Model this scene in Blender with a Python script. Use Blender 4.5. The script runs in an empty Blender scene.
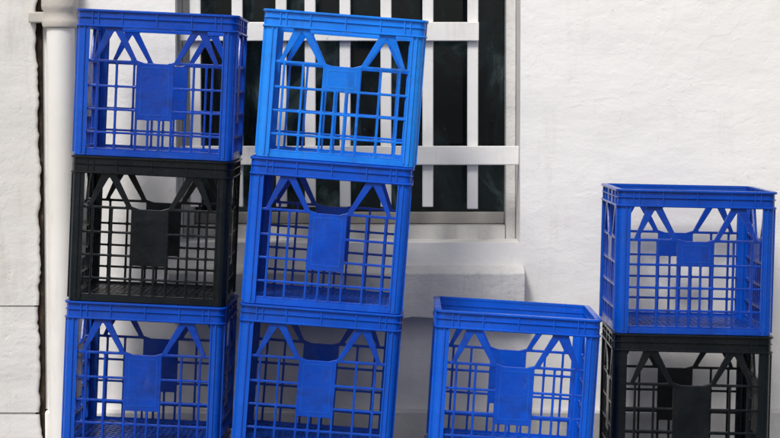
import bpy, bmesh, math, random
from mathutils import Vector, Matrix
random.seed(4)
sc=bpy.context.scene
COL=sc.collection
# ---------------------------------------------------------------- camera
F=2250.0; CAMZ=1.0; DY=.5
PITCH=math.atan((219-100)/F)
cam=bpy.data.cameras.new("camera"); camo=bpy.data.objects.new("camera",cam); COL.objects.link(camo)
cam.sensor_width=36; cam.lens=36*F/780; cam.clip_end=2000; cam.clip_start=0.05
camo.location=(0,0,CAMZ); camo.rotation_euler=(math.radians(90)-PITCH,0,0)
sc.camera=camo
def P(px,py,Y):
    fw=Vector((0,math.cos(PITCH),-math.sin(PITCH))); up=Vector((0,math.sin(PITCH),math.cos(PITCH)))
    d=fw+Vector((1,0,0))*((px-390)/F)+up*((219-py)/F)
    return Vector((0,0,CAMZ))+d*(Y/d.y)
# ---------------------------------------------------------------- materials
def newmat(n):
    m=bpy.data.materials.new(n); m.use_nodes=True
    nt=m.node_tree; b=nt.nodes["Principled BSDF"]
    return m,nt,b
def noise(nt,scale,detail=4,rough=.55,coord='Object',stretch=None,dist=0):
    tc=nt.nodes.new("ShaderNodeTexCoord"); n=nt.nodes.new("ShaderNodeTexNoise")
    n.inputs['Scale'].default_value=scale; n.inputs['Detail'].default_value=detail; n.inputs['Roughness'].default_value=rough
    n.inputs['Distortion'].default_value=dist
    if stretch:
        mp=nt.nodes.new("ShaderNodeMapping"); mp.inputs['Scale'].default_value=stretch
        nt.links.new(tc.outputs[coord],mp.inputs[0]); nt.links.new(mp.outputs[0],n.inputs['Vector'])
    else: nt.links.new(tc.outputs[coord],n.inputs['Vector'])
    return n
def ramp(nt,src,stops):
    r=nt.nodes.new("ShaderNodeValToRGB")
    el=r.color_ramp.elements
    while len(el)<len(stops): el.new(.5)
    for e,(p,c) in zip(el,stops):
        e.position=p; e.color=(c[0],c[1],c[2],1) if hasattr(c,'__len__') else (c,c,c,1)
    nt.links.new(src,r.inputs[0]); return r
def mix(nt,a,b,fac,mode='MIX'):
    m=nt.nodes.new("ShaderNodeMix"); m.data_type='RGBA'; m.blend_type=mode
    for sock,v in ((m.inputs[0],fac),(m.inputs[6],a),(m.inputs[7],b)):
        if isinstance(v,bpy.types.NodeSocket): nt.links.new(v,sock)
        elif hasattr(v,'__len__'): sock.default_value=(v[0],v[1],v[2],1)
        else: sock.default_value=v
    return m.outputs[2]
def bump(nt,b,hs):
    prev=None
    for h,s,d in hs:
        bp=nt.nodes.new("ShaderNodeBump"); bp.inputs['Strength'].default_value=s; bp.inputs['Distance'].default_value=d
        nt.links.new(h,bp.inputs['Height'])
        if prev: nt.links.new(prev,bp.inputs['Normal'])
        prev=bp.outputs[0]
    nt.links.new(prev,b.inputs['Normal'])
def plastic(name,c,c2,dust=.35,spec=.32,edgec=None,edge=.4,dconst=.06):
    m,nt,b=newmat(name)
    oi=nt.nodes.new("ShaderNodeObjectInfo")
    n1=noise(nt,7,6,.62); col=mix(nt,c,c2,ramp(nt,n1.outputs[0],[(.38,0),(.62,1)]).outputs[0])
    ng=noise(nt,13,7,.7,dist=.4); col=mix(nt,col,[x*.35+.003 for x in c],ramp(nt,ng.outputs[0],[(.50,0),(.70,.75)]).outputs[0])
    n2=noise(nt,45,6,.7,stretch=(1,1,.3)); n5=noise(nt,70,5,.7,stretch=(.25,.25,2.2))
    dustc=[min(1,x*.8+dconst) for x in c2]
    col=mix(nt,col,dustc,ramp(nt,n2.outputs[0],[(.58,0),(.74,dust)]).outputs[0])
    col=mix(nt,col,dustc,ramp(nt,n5.outputs[0],[(.62,0),(.68,dust)]).outputs[0])
    g=nt.nodes.new("ShaderNodeNewGeometry")
    pe=ramp(nt,g.outputs['Pointiness'],[(.53,0),(.62,edge)])
    col=mix(nt,col,edgec,pe.outputs[0])   # rubbed, paler plastic on the corners
    # every crate has faded by a different amount
    fade=ramp(nt,oi.outputs['Random'],[(0,.82),(1,1.0)]); col=mix(nt,col,fade.outputs[0],1.0,'MULTIPLY')
    nt.links.new(col,b.inputs['Base Color'])
    r=ramp(nt,ng.outputs[0],[(.3,.14),(.7,.42)]); nt.links.new(r.outputs[0],b.inputs['Roughness'])
    b.inputs['Specular IOR Level'].default_value=spec
    n3=noise(nt,140,3); bump(nt,b,[(n1.outputs[0],.4,.006),(n3.outputs[0],.1,.0006)])
    return m
M_BLUE=plastic("cobalt_blue_plastic",(.0005,.044,.38),(.001,.074,.54),edgec=(.006,.15,.78))
M_BLUE2=plastic("deep_blue_plastic",(.0005,.030,.28),(.001,.052,.41),edgec=(.005,.12,.66))
M_AZURE=plastic("azure_blue_plastic",(.001,.13,.64),(.003,.195,.82),edgec=(.03,.33,.92))
M_BLACK=plastic("black_green_plastic",(.0009,.0022,.004),(.0014,.0038,.0065),.2,.3,(.006,.012,.018),.3,.02)
def paint(name,c,c2,stain,bs=1.0,st=.4):
    m,nt,b=newmat(name)
    n1=noise(nt,1.6,6,.6); n2=noise(nt,5,7,.5,stretch=(.8,1,1.5)); n3=noise(nt,38,5,.6); n4=noise(nt,170,3,.6)
    ns=noise(nt,6,7,.72,stretch=(3,3,.5)); nl=noise(nt,4.2,7,.6,dist=.3)
    step=ramp(nt,nl.outputs[0],[(.50,0),(.515,1),(.60,1),(.612,.3)])
    pit=ramp(nt,n3.outputs[0],[(.27,0),(.36,1)])
    col=mix(nt,c,c2,ramp(nt,n1.outputs[0],[(.35,0),(.65,1)]).outputs[0])
    col=mix(nt,col,stain,ramp(nt,ns.outputs[0],[(.54,0),(.8,st)]).outputs[0])
    col=mix(nt,col,[x*.6 for x in stain],ramp(nt,n3.outputs[0],[(.69,0),(.76,st)]).outputs[0])
    nt.links.new(col,b.inputs['Base Color']); b.inputs['Roughness'].default_value=.6; b.inputs['Specular IOR Level'].default_value=.3
    bump(nt,b,[(n2.outputs[0],.26*bs,.03),(step.outputs[0],.24*bs,.0012),(pit.outputs[0],.25*bs,.002),(n3.outputs[0],.16*bs,.006),(n4.outputs[0],.22*bs,.0015)])
    return m
M_WALL=paint("white_painted_render",(.80,.785,.765),(.755,.74,.72),(.58,.55,.51),.95,.5)
M_WALL2=paint("aged_white_render",(.74,.72,.695),(.66,.64,.61),(.42,.38,.33),1.1,.55)
M_SILL=paint("worn_sill_paint",(.66,.65,.63),(.51,.50,.49),(.31,.30,.28),1.8,.6)
M_TRIM=paint("white_gloss_trim",(.76,.75,.73),(.69,.68,.66),(.42,.39,.35),.5,.5)
M_PIPE=paint("white_pipe_paint",(.77,.75,.72),(.70,.68,.64),(.48,.42,.36),.4,.5)
M_COLLAR=paint("pipe_collar_paint",(.55,.52,.47),(.43,.4,.36),(.24,.2,.16),1)
M_CONC=paint("concrete",(.34,.33,.31),(.26,.25,.24),(.18,.17,.16),1.2)
M_GROUND=paint("pavement_asphalt",(.14,.137,.133),(.11,.108,.105),(.07,.07,.07),1.2)
m,nt,b=newmat("dark_gap"); b.inputs['Roughness'].default_value=.95; b.inputs['Specular IOR Level'].default_value=.1
n=noise(nt,40,6,.7,stretch=(1,1,.4)); nt.links.new(ramp(nt,n.outputs[0],[(.35,(.012,.009,.007)),(.6,(.05,.035,.025)),(.75,(.2,.16,.12))]).outputs[0],b.inputs['Base Color']); M_GAP=m
m,nt,b=newmat("dusty_glass_painted_reflections")
n=noise(nt,3.2,7,.68,dist=1.2,stretch=(1.6,1,.8)); n6=noise(nt,60,4,.7)
gc=ramp(nt,n.outputs[0],[(.38,(.002,.004,.005)),(.5,(.006,.012,.014)),(.57,(.028,.045,.048)),(.68,(.10,.125,.125))]).outputs[0]  # pale teal-grey patches: reflections in the pane, painted into its base colour
gc=mix(nt,gc,(.13,.14,.135),ramp(nt,n6.outputs[0],[(.66,0),(.76,.5)]).outputs[0])
nt.links.new(gc,b.inputs['Base Color'])
b.inputs['Specular IOR Level'].default_value=.25
nt.links.new(ramp(nt,n.outputs[0],[(.35,.05),(.7,.3)]).outputs[0],b.inputs['Roughness']); M_GLASS=m
# ---------------------------------------------------------------- mesh helpers
def finish(bm,name,mat,parent=None,bevel=0,smooth=True,ang=.6,recalc=True):
    if recalc: bmesh.ops.recalc_face_normals(bm,faces=bm.faces)
    me=bpy.data.meshes.new(name); bm.to_mesh(me); bm.free()
    if smooth:
        for p in me.polygons: p.use_smooth=True
        me.set_sharp_from_angle(angle=ang)
    me.materials.append(mat)
    o=bpy.data.objects.new(name,me); COL.objects.link(o)
    if parent: o.parent=parent
    if bevel:
        md=o.modifiers.new("bevel",'BEVEL'); md.width=bevel; md.segments=2; md.limit_method='ANGLE'
    return o
def box(bm,x0,x1,y0,y1,z0,z1):
    vs=[bm.verts.new((x,y,z)) for z in (z0,z1) for x,y in ((x0,y0),(x1,y0),(x1,y1),(x0,y1))]
    for f in ((0,3,2,1),(4,5,6,7),(0,1,5,4),(1,2,6,5),(2,3,7,6),(3,0,4,7)): bm.faces.new([vs[i] for i in f])
def empty(name):
    e=bpy.data.objects.new(name,None); COL.objects.link(e); return e
def fillet(poly,r,seg=3):
    out=[]; n=len(poly)
    for i in range(n):
        p0,p1,p2=Vector(poly[i-1]),Vector(poly[i]),Vector(poly[(i+1)%n])
        a=(p0-p1);b_=(p2-p1); la,lb=a.length,b_.length
        a.normalize();b_.normalize()
        ang=a.angle(b_); d=min(r/math.tan(ang/2),la*.45,lb*.45)
        s=p1+a*d; e=p1+b_*d
        for k in range(seg+1):
            t=k/seg; out.append(tuple(s*(1-t)**2+p1*2*t*(1-t)+e*t*t))
    return out
def plate(outer,holes,thick,bev):
    cu=bpy.data.curves.new("tmp",'CURVE'); cu.dimensions='2D'; cu.fill_mode='BOTH'
    cu.extrude=thick/2-bev; cu.bevel_depth=bev; cu.bevel_resolution=1; cu.offset=-bev
    for poly in [outer]+holes:
        s=cu.splines.new('POLY'); s.points.add(len(poly)-1); s.use_cyclic_u=True
        for p,q in zip(s.points,poly): p.co=(q[0],q[1],0,1)
    o=bpy.data.objects.new("tmp",cu); COL.objects.link(o)
    dg=bpy.context.evaluated_depsgraph_get()
    me=bpy.data.meshes.new_from_object(o.evaluated_get(dg))
    bpy.data.objects.remove(o); bpy.data.curves.remove(cu)
    return me
# ---------------------------------------------------------------- milk crate
MM=.001
HS=.159; RC=.014; TH=.0075
def rrect(h,r,seg=6):
    pts=[]
    for cx,cy,a0 in ((h-r,h-r,0),(-h+r,h-r,90),(-h+r,-h+r,180),(h-r,-h+r,270)):
        for k in range(seg+1):
            a=math.radians(a0+90*k/seg); pts.append((cx+r*math.cos(a),cy+r*math.sin(a)))
    return pts
def ring(bm,ho,hi,z0,z1,ro=.018,bv=.0012):
    o=rrect(ho,ro); i=rrect(hi,max(ro-(ho-hi),.004)); o2=rrect(ho-bv,ro-bv)
    n=len(o)
    rows=[[(x,y,z0) for x,y in i],[(x,y,z0) for x,y in o2],[(x,y,z0+bv) for x,y in o],[(x,y,z1-bv) for x,y in o],[(x,y,z1) for x,y in o2],[(x,y,z1) for x,y in i]]
    V=[[bm.verts.new(p) for p in r] for r in rows]
    for a in range(6):
        A,B=V[a],V[(a+1)%6]
        for k in range(n): bm.faces.new([A[k],A[(k+1)%n],B[(k+1)%n],B[k]])
def side_holes(small):
    H=[]
    rungs=[14,48,95,142,192]
    hb=2.3
    cols=[(-139,-118.3),(-113.7,-80.3),(-75.7,-38),(38,75.7),(80.3,113.7),(118.3,139)]
    for (a,b_) in cols:
        for k in range(4):
            H.append([(a,rungs[k]+hb),(b_,rungs[k]+hb),(b_,rungs[k+1]-hb),(a,rungs[k+1]-hb)])
    mid=[(-33.5,-13.5),(-9,9),(13.5,33.5)]
    for a,b_ in mid:
        for k in range(3 if small else 2):
            top=rungs[k+1]-hb
            if not small and k==1: top=76
            H.append([(a,rungs[k]+hb),(b_,rungs[k]+hb),(b_,top),(a,top)])
    up0,up1=195,260
    for s in (1,-1):
        H.append([(-139*s,up0),(-139*s,up1),(-101*s,up1),(-126*s,up0)])
        H.append([(-118*s,up0),(-85*s,up1-5),(-48*s,up0)])
    H.append([(-71,up1),(71,up1),(38,up0+1),(22,up0-4),(-22,up0-4),(-38,up0+1)])
    return [fillet([(x*MM,z*MM) for x,z in h],.0026) for h in H]
def crate_mesh(name,small):
    bm=bmesh.new()
    w=HS-RC+.0005
    pan=plate([(-w,.002),(w,.002),(w,.266),(-w,.266)],side_holes(small),TH,.001)
    for k in range(4):
        t=pan.copy()
        M=Matrix.Rotation(math.radians(90*k),4,'Z')@Matrix.Translation((0,-(HS-TH/2),0))@Matrix.Rotation(math.radians(90),4,'X')
        t.transform(M); bm.from_mesh(t); bpy.data.meshes.remove(t)
    # floor
    holes=[]; s=.0232
    for i in range(-7,8):
        for j in range(-7,8):
            for ox in (0,.5):
                cx=(i+ox)*s; cy=(j+ox)*s
                if max(abs(cx),abs(cy))>HS-.022: continue
                d=s*.38
                holes.append([(cx-d,cy),(cx,cy-d),(cx+d,cy),(cx,cy+d)])
    h=HS-.004
    fl=plate([(-h,-h),(h,-h),(h,h),(-h,h)],holes,.005,.0008)
    fl.transform(Matrix.Translation((0,0,.0085))); bm.from_mesh(fl)
    def addbox(M,*bb):
        nb=bmesh.new(); box(nb,*bb); tm=bpy.data.meshes.new("t"); nb.to_mesh(tm); nb.free(); tm.transform(M); bm.from_mesh(tm); bpy.data.meshes.remove(tm)
    # corner posts (angle section, slightly proud)
    pr=.0012
    for k in range(4):
        M=Matrix.Rotation(math.radians(90*k),4,'Z')
        H_=HS+pr; R=RC+pr; inn=TH+2*pr; L=.024
        outl=[]; inl=[]
        outl.append((H_,H_-L)); inl.append((H_-inn,H_-L))
        for q in range(7):
            a=math.radians(90*q/6)
            outl.append((H_-R+R*math.cos(a),H_-R+R*math.sin(a)))
            r2=R-inn
            inl.append((H_-R+r2*math.cos(a),H_-R+r2*math.sin(a)))
        outl.append((H_-L,H_)); inl.append((H_-L,H_-inn))
        loop=outl+inl[::-1]
        b0=[bm.verts.new(M@Vector((x,y,.001))) for x,y in loop]; b1=[bm.verts.new(M@Vector((x,y,.2665))) for x,y in loop]
        n=len(loop)
        for q in range(n): bm.faces.new([b0[q],b0[(q+1)%n],b1[(q+1)%n],b1[q]])
        m_=len(outl)
        for q in range(m_-1):
            bm.faces.new([b0[q],b0[n-1-q],b0[n-2-q],b0[q+1]]); bm.faces.new([b1[q],b1[q+1],b1[n-2-q],b1[n-1-q]])
        for x0 in (HS-.0245,HS-.0155):
            addbox(M,x0,x0+.0025,HS-.001,HS+.0042,.006,.264)
            addbox(M,HS-.001,HS+.0042,x0,x0+.0025,.006,.264)
    # rings: foot, ledge, rim wall, top lip
    ring(bm,HS+.0005,HS-.010,0,.0125,.014)
    ring(bm,HS+.0062,HS-.0088,.2600,.2642,.02)
    ring(bm,HS+.0018,HS-.0052,.2625,.2935,.016)
    ring(bm,HS+.0050,HS-.0070,.2775,.2800,.019)
    ring(bm,HS+.0068,HS-.0062,.2905,.2955,.021)
    for k in range(4):
        M=Matrix.Rotation(math.radians(90*k),4,'Z')
        for x in (-.13,-.118,-.07,0,.07,.118,.13):
            addbox(M,x-.001,x+.001,HS+.001,HS+.0046,.2638,.2912)
        # raised frame on the maker's plate
        z0,z1=(.148,.183) if small else (.086,.183)
        y0,y1=HS-.002,HS+.0006
        for bb in ((-.029,.029,y0,y1,z0,z0+.0015),(-.029,.029,y0,y1,z1-.0015,z1),(-.029,-.0275,y0,y1-.0002,z0+.0017,z1-.0017),(.0275,.029,y0,y1-.0002,z0+.0017,z1-.0017)):
            addbox(M,*bb)
    me=bpy.data.meshes.new(name); bm.normal_update()
    bmesh.ops.recalc_face_normals(bm,faces=bm.faces)
    bm.to_mesh(me); bm.free()
    for p in me.polygons: p.use_smooth=True
    me.set_sharp_from_angle(angle=.6)
    return me
base={False:crate_mesh("crate_tall_plate",False),True:crate_mesh("crate_small_plate",True)}
cache={}
def crate(mat,small,mtx):
    key=(mat.name,small)
    if key not in cache:
        me=base[small].copy(); me.materials.clear(); me.materials.append(mat); cache[key]=me
    o=bpy.data.objects.new("milk_crate",cache[key]); COL.objects.link(o); o.matrix_world=mtx; return o
PITCHZ=.2962
SL=math.tan(math.radians(3.6)); GZ0=-.035; GX0=-.6
def gz(x): return GZ0-(x-GX0)*SL
HR=HS+.0068
def stack(tl,Y,roll,items,yaw=0,slab=True):
    """tl = where the front top-left rim corner of the top crate is; items go downward"""
    c=P(tl[0],tl[1],Y+DY)
    R0=Matrix.Rotation(math.radians(roll),4,'Y')
    T=Matrix.Translation(c)@R0
    z=-.2955
    for idx,(mat,small,dx,dyaw,dy) in enumerate(items):
        # each crate is turned by a quarter turn or two so wear marks differ
        q=(idx*90+int(tl[0]))//90*90
        M=T@Matrix.Translation((HR+dx,HR+dy,z-idx*PITCHZ))@Matrix.Rotation(math.radians(yaw+dyaw+q),4,'Z')
        crate(mat,small,M)
    if slab:
        zb=z-(len(items)-1)*PITCHZ
        w=T@Vector((HR,HR,zb)); th=max(.02,w.z-gz(w.x)+.02)
        bm=bmesh.new(); box(bm,-.19,.19,-.19,.19,-th,-.0015)
        o=finish(bm,"concrete_paver",M_CONC,bevel=.004); o.matrix_world=T@Matrix.Translation((HR,HR,zb))
B,B2,AZ,K=M_BLUE,M_BLUE2,M_AZURE,M_BLACK
stack((75,8),4.05,2.6,[(B2,False,0,0,0),(K,False,-.001,.6,.002),(B2,False,.001,-.8,0),(B,False,0,0,0)])
stack((262,8),4.0,4.3,[(AZ,True,.001,.5,0),(B,False,-.002,-.6,.001),(B,False,-.004,.4,0),(K,False,-.004,0,0)])
stack((436,310),3.92,3.6,[(B,False,0,-.5,0),(B2,False,0,0,0)])
stack((616,189),4.08,1.2,[(B2,True,0,.4,0),(K,False,.004,-1,0),(B,False,0,0,0)])
# ---------------------------------------------------------------- building
bld=empty("rendered_building")
WY=4.50+DY
def X(px,Y=WY): return P(px,200,Y).x
def Z(py,Y=WY): return P(390,py,Y).z
wx0,wx1=X(176),X(520); wz0=Z(243,WY); wz1=1.75
bm=bmesh.new()
xs=[X(44),wx0,wx1,5.0]; zs=[Z(409),wz0,wz1,3.6]
for i in range(3):
    for j in range(3):
        if i==1 and j==1: continue
        bm.faces.new([bm.verts.new(p) for p in ((xs[i],WY,zs[j]),(xs[i+1],WY,zs[j]),(xs[i+1],WY,zs[j+1]),(xs[i],WY,zs[j+1]))])
RY=WY+.24
for a,b_ in (((wx0,wz0),(wx0,wz1)),((wx0,wz1),(wx1,wz1)),((wx1,wz1),(wx1,wz0)),((wx1,wz0),(wx0,wz0))):
    bm.faces.new([bm.verts.new(p) for p in ((a[0],WY,a[1]),(b_[0],WY,b_[1]),(b_[0],RY,b_[1]),(a[0],RY,a[1]))])
bmesh.ops.remove_doubles(bm,verts=bm.verts,dist=.0005)
finish(bm,"wall_face",M_WALL,bld,smooth=False,recalc=False)
bm=bmesh.new(); box(bm,X(44)+.002,5,WY-.03,WY+.2,-1.0,Z(409)); finish(bm,"plinth",M_WALL2,bld,bevel=.006)
bm=bmesh.new(); box(bm,-5,5,WY+1.1,WY+4,-1,3.6); finish(bm,"building_core",M_WALL2,bld)
bm=bmesh.new(); box(bm,-5.2,5.2,WY-.25,WY+4.1,3.602,3.8); finish(bm,"parapet",M_WALL,bld,bevel=.01)
# left pier with ragged edge
bm=bmesh.new()
PY=WY-.02; xe=P(38.5,200,PY).x
def rag(z): 
    return .0025*math.sin(z*9+.6)+.0018*math.sin(z*31+1)+.0012*math.sin(z*83)+random.uniform(-.0016,.0016)
joints=[(-1.0,Z(413)),(Z(413)+.004,Z(306)),(Z(306)+.003,3.6)]
for z0,z1 in joints:
    n=max(3,int((z1-z0)/.009)); prev=None
    for k in range(n+1):
        z=z0+(z1-z0)*k/n; x=xe+rag(z)
        row=[bm.verts.new((-5,PY,z)),bm.verts.new((x-.008,PY,z)),bm.verts.new((x-.002,PY+.001,z)),bm.verts.new((x,PY+.005,z)),bm.verts.new((x-.001,PY+.012,z))]
        if prev:
            for q in range(4): bm.faces.new([prev[q],prev[q+1],row[q+1],row[q]])
        prev=row
finish(bm,"corner_pier",M_WALL2,bld,recalc=False,ang=1.2)
bm=bmesh.new(); box(bm,-5,xe-.012,PY+.004,PY+.008,-1,3.6); finish(bm,"pier_joint_mortar",M_WALL2,bld)
bm=bmesh.new(); box(bm,xe-.04,X(44)-.0005,PY+.0125,WY+.05,-1,3.6); finish(bm,"wall_gap",M_GAP,bld)
# sill
SYf=WY-.05
bm=bmesh.new()
sx0,sx1=P(168,300,SYf).x,P(525,300,SYf).x
zb,zt,zf=P(390,318,SYf).z,P(390,241,WY+.2).z,P(390,271,SYf).z
prof=[(SYf,zb),(SYf,zf-.006),(SYf+.006,zf),(WY+.2,zt),(WY+.2,zt-.02),(WY+.02,zb)]
N=60; prev=None
for k in range(N+1):
    x=sx0+(sx1-sx0)*k/N
    row=[bm.verts.new((x,y+(random.uniform(-.0012,.0012) if q<3 and 0<k<N else 0),z+(random.uniform(-.0014,.0014) if q in(0,1,2) else 0))) for q,(y,z) in enumerate(prof)]
    if prev:
        for q in range(6): bm.faces.new([prev[q],prev[(q+1)%6],row[(q+1)%6],row[q]])
    else: bm.faces.new(row[::-1])
    prev=row
bm.faces.new(prev); finish(bm,"window_sill",M_SILL,bld,bevel=.002)
# ---------------------------------------------------------------- window
win=empty("barred_window")
FY=WY+.16
def fr(x0,x1,z0,z1,y0,y1,name,mat=M_TRIM,bev=.002):
    bm=bmesh.new(); box(bm,x0,x1,y0,y1,z0,z1); finish(bm,name,mat,win,bevel=bev)
def fbox(px0,px1,py0,py1,Y,dep,name,mat=M_TRIM,bev=.002):
    a=P(px0,py1,Y); c=P(px1,py0,Y); fr(a.x,c.x,a.z,c.z,Y,Y+dep,name,mat,bev)
bm=bmesh.new(); zg=P(390,214,WY+.22).z
box(bm,wx0-.02,wx1+.02,WY+.22,WY+.226,zg-.05,wz1+.05); finish(bm,"glass",M_GLASS,win)
fr(wx1-.024,wx1-.001,zt-.01,wz1,FY,WY+.23,"jamb_right",M_SILL)
fr(wx0+.001,wx0+.024,zt-.01,wz1,FY,WY+.23,"jamb_left",M_SILL)
fr(wx0+.025,wx1-.025,P(390,238,FY).z-.02,P(390,225,FY).z,FY-.005,WY+.23,"bottom_rail",M_SILL)
fr(wx0+.025,wx1-.025,P(390,224,WY+.2).z+.001,P(390,212,WY+.2).z,WY+.195,WY+.218,"sash_rail",M_CONC)
fr(wx0+.025,wx1-.025,wz1-.05,wz1-.001,FY,WY+.23,"head")
GY=WY+.05
for i,px in enumerate((195,237,281,310,345,386,428,473)):
    a=P(px-5.5,0,GY).x; c=P(px+5.5,0,GY).x
    fr(a,c,P(390,207 if i<7 else 209,GY).z,wz1-.002,GY,GY+.012,"bar_%d"%(i+1))
fbox(180,519,146,165,GY-.0135,.013,"rail_lower")
fbox(180,479,22,41,GY-.0135,.013,"rail_upper")
fr(wx0+.002,wx1-.002,1.52,1.565,GY-.0135,GY-.0005,"rail_top")
# ---------------------------------------------------------------- drain pipe
pipe=empty("drain_pipe")
def tube(name,cx,cy,prof,mat,seg=36):
    bm=bmesh.new(); prev=None
    for r,z in prof:
        row=[bm.verts.new((cx+r*math.cos(2*math.pi*k/seg),cy+r*math.sin(2*math.pi*k/seg),z)) for k in range(seg)]
        if prev:
            for k in range(seg): bm.faces.new([prev[k],prev[(k+1)%seg],row[(k+1)%seg],row[k]])
        prev=row
    return finish(bm,name,mat,pipe)
pcx=P(60.5,200,WY-.05).x; pr=.031; pcy=WY-.028
tube("pipe",pcx,pcy,[(pr,-1),(pr,0),(pr,1),(pr,3.5)],M_PIPE)
z1=P(61,25,WY-.07).z
tube("collar",pcx-.001,pcy,[(pr+.001,z1-.006),(pr+.007,z1-.003),(pr+.009,z1+.004),(pr+.007,z1+.012),(pr+.005,z1+.018),(pr+.005,z1+.030),(pr+.009,z1+.036),(pr+.010,z1+.045),(pr+.008,z1+.1),(pr+.001,z1+.11)],M_COLLAR)
bm=bmesh.new(); box(bm,pcx-.07,pcx-.03,pcy-.008,pcy+.006,z1+.006,z1+.03); finish(bm,"bracket_ear",M_COLLAR,pipe,bevel=.003)
# ---------------------------------------------------------------- ground
bm=bmesh.new()
pts=[(-150,-150),(150,-150),(150,150),(-150,150)]
bm.faces.new([bm.verts.new((x,y,gz(x))) for x,y in pts]); finish(bm,"pavement",M_GROUND,smooth=False)
# ---------------------------------------------------------------- light
w=bpy.data.worlds.new("World"); sc.world=w; w.use_nodes=True; nt=w.node_tree
bg=nt.nodes["Background"]; sky=nt.nodes.new("ShaderNodeTexSky"); sky.sky_type='NISHITA'; sky.sun_disc=False
EL,AZM=48,206
sky.sun_elevation=math.radians(EL); sky.sun_rotation=math.radians(AZM); sky.dust_density=3; sky.air_density=1
hs=nt.nodes.new("ShaderNodeHueSaturation"); hs.inputs['Saturation'].default_value=.2
nt.links.new(sky.outputs[0],hs.inputs['Color']); nt.links.new(hs.outputs[0],bg.inputs[0]); bg.inputs[1].default_value=.13
s=bpy.data.lights.new("sun",'SUN'); s.energy=2.5; s.angle=math.radians(15); s.color=(1,.965,.92)
so=bpy.data.objects.new("sun",s); COL.objects.link(so)
a=math.radians(AZM); e=math.radians(EL)
d=Vector((math.sin(a)*math.cos(e),math.cos(a)*math.cos(e),math.sin(e)))
so.rotation_euler=d.to_track_quat('Z','Y').to_euler()
sc.view_settings.view_transform='Standard'; sc.view_settings.look='None'; sc.view_settings.exposure=0
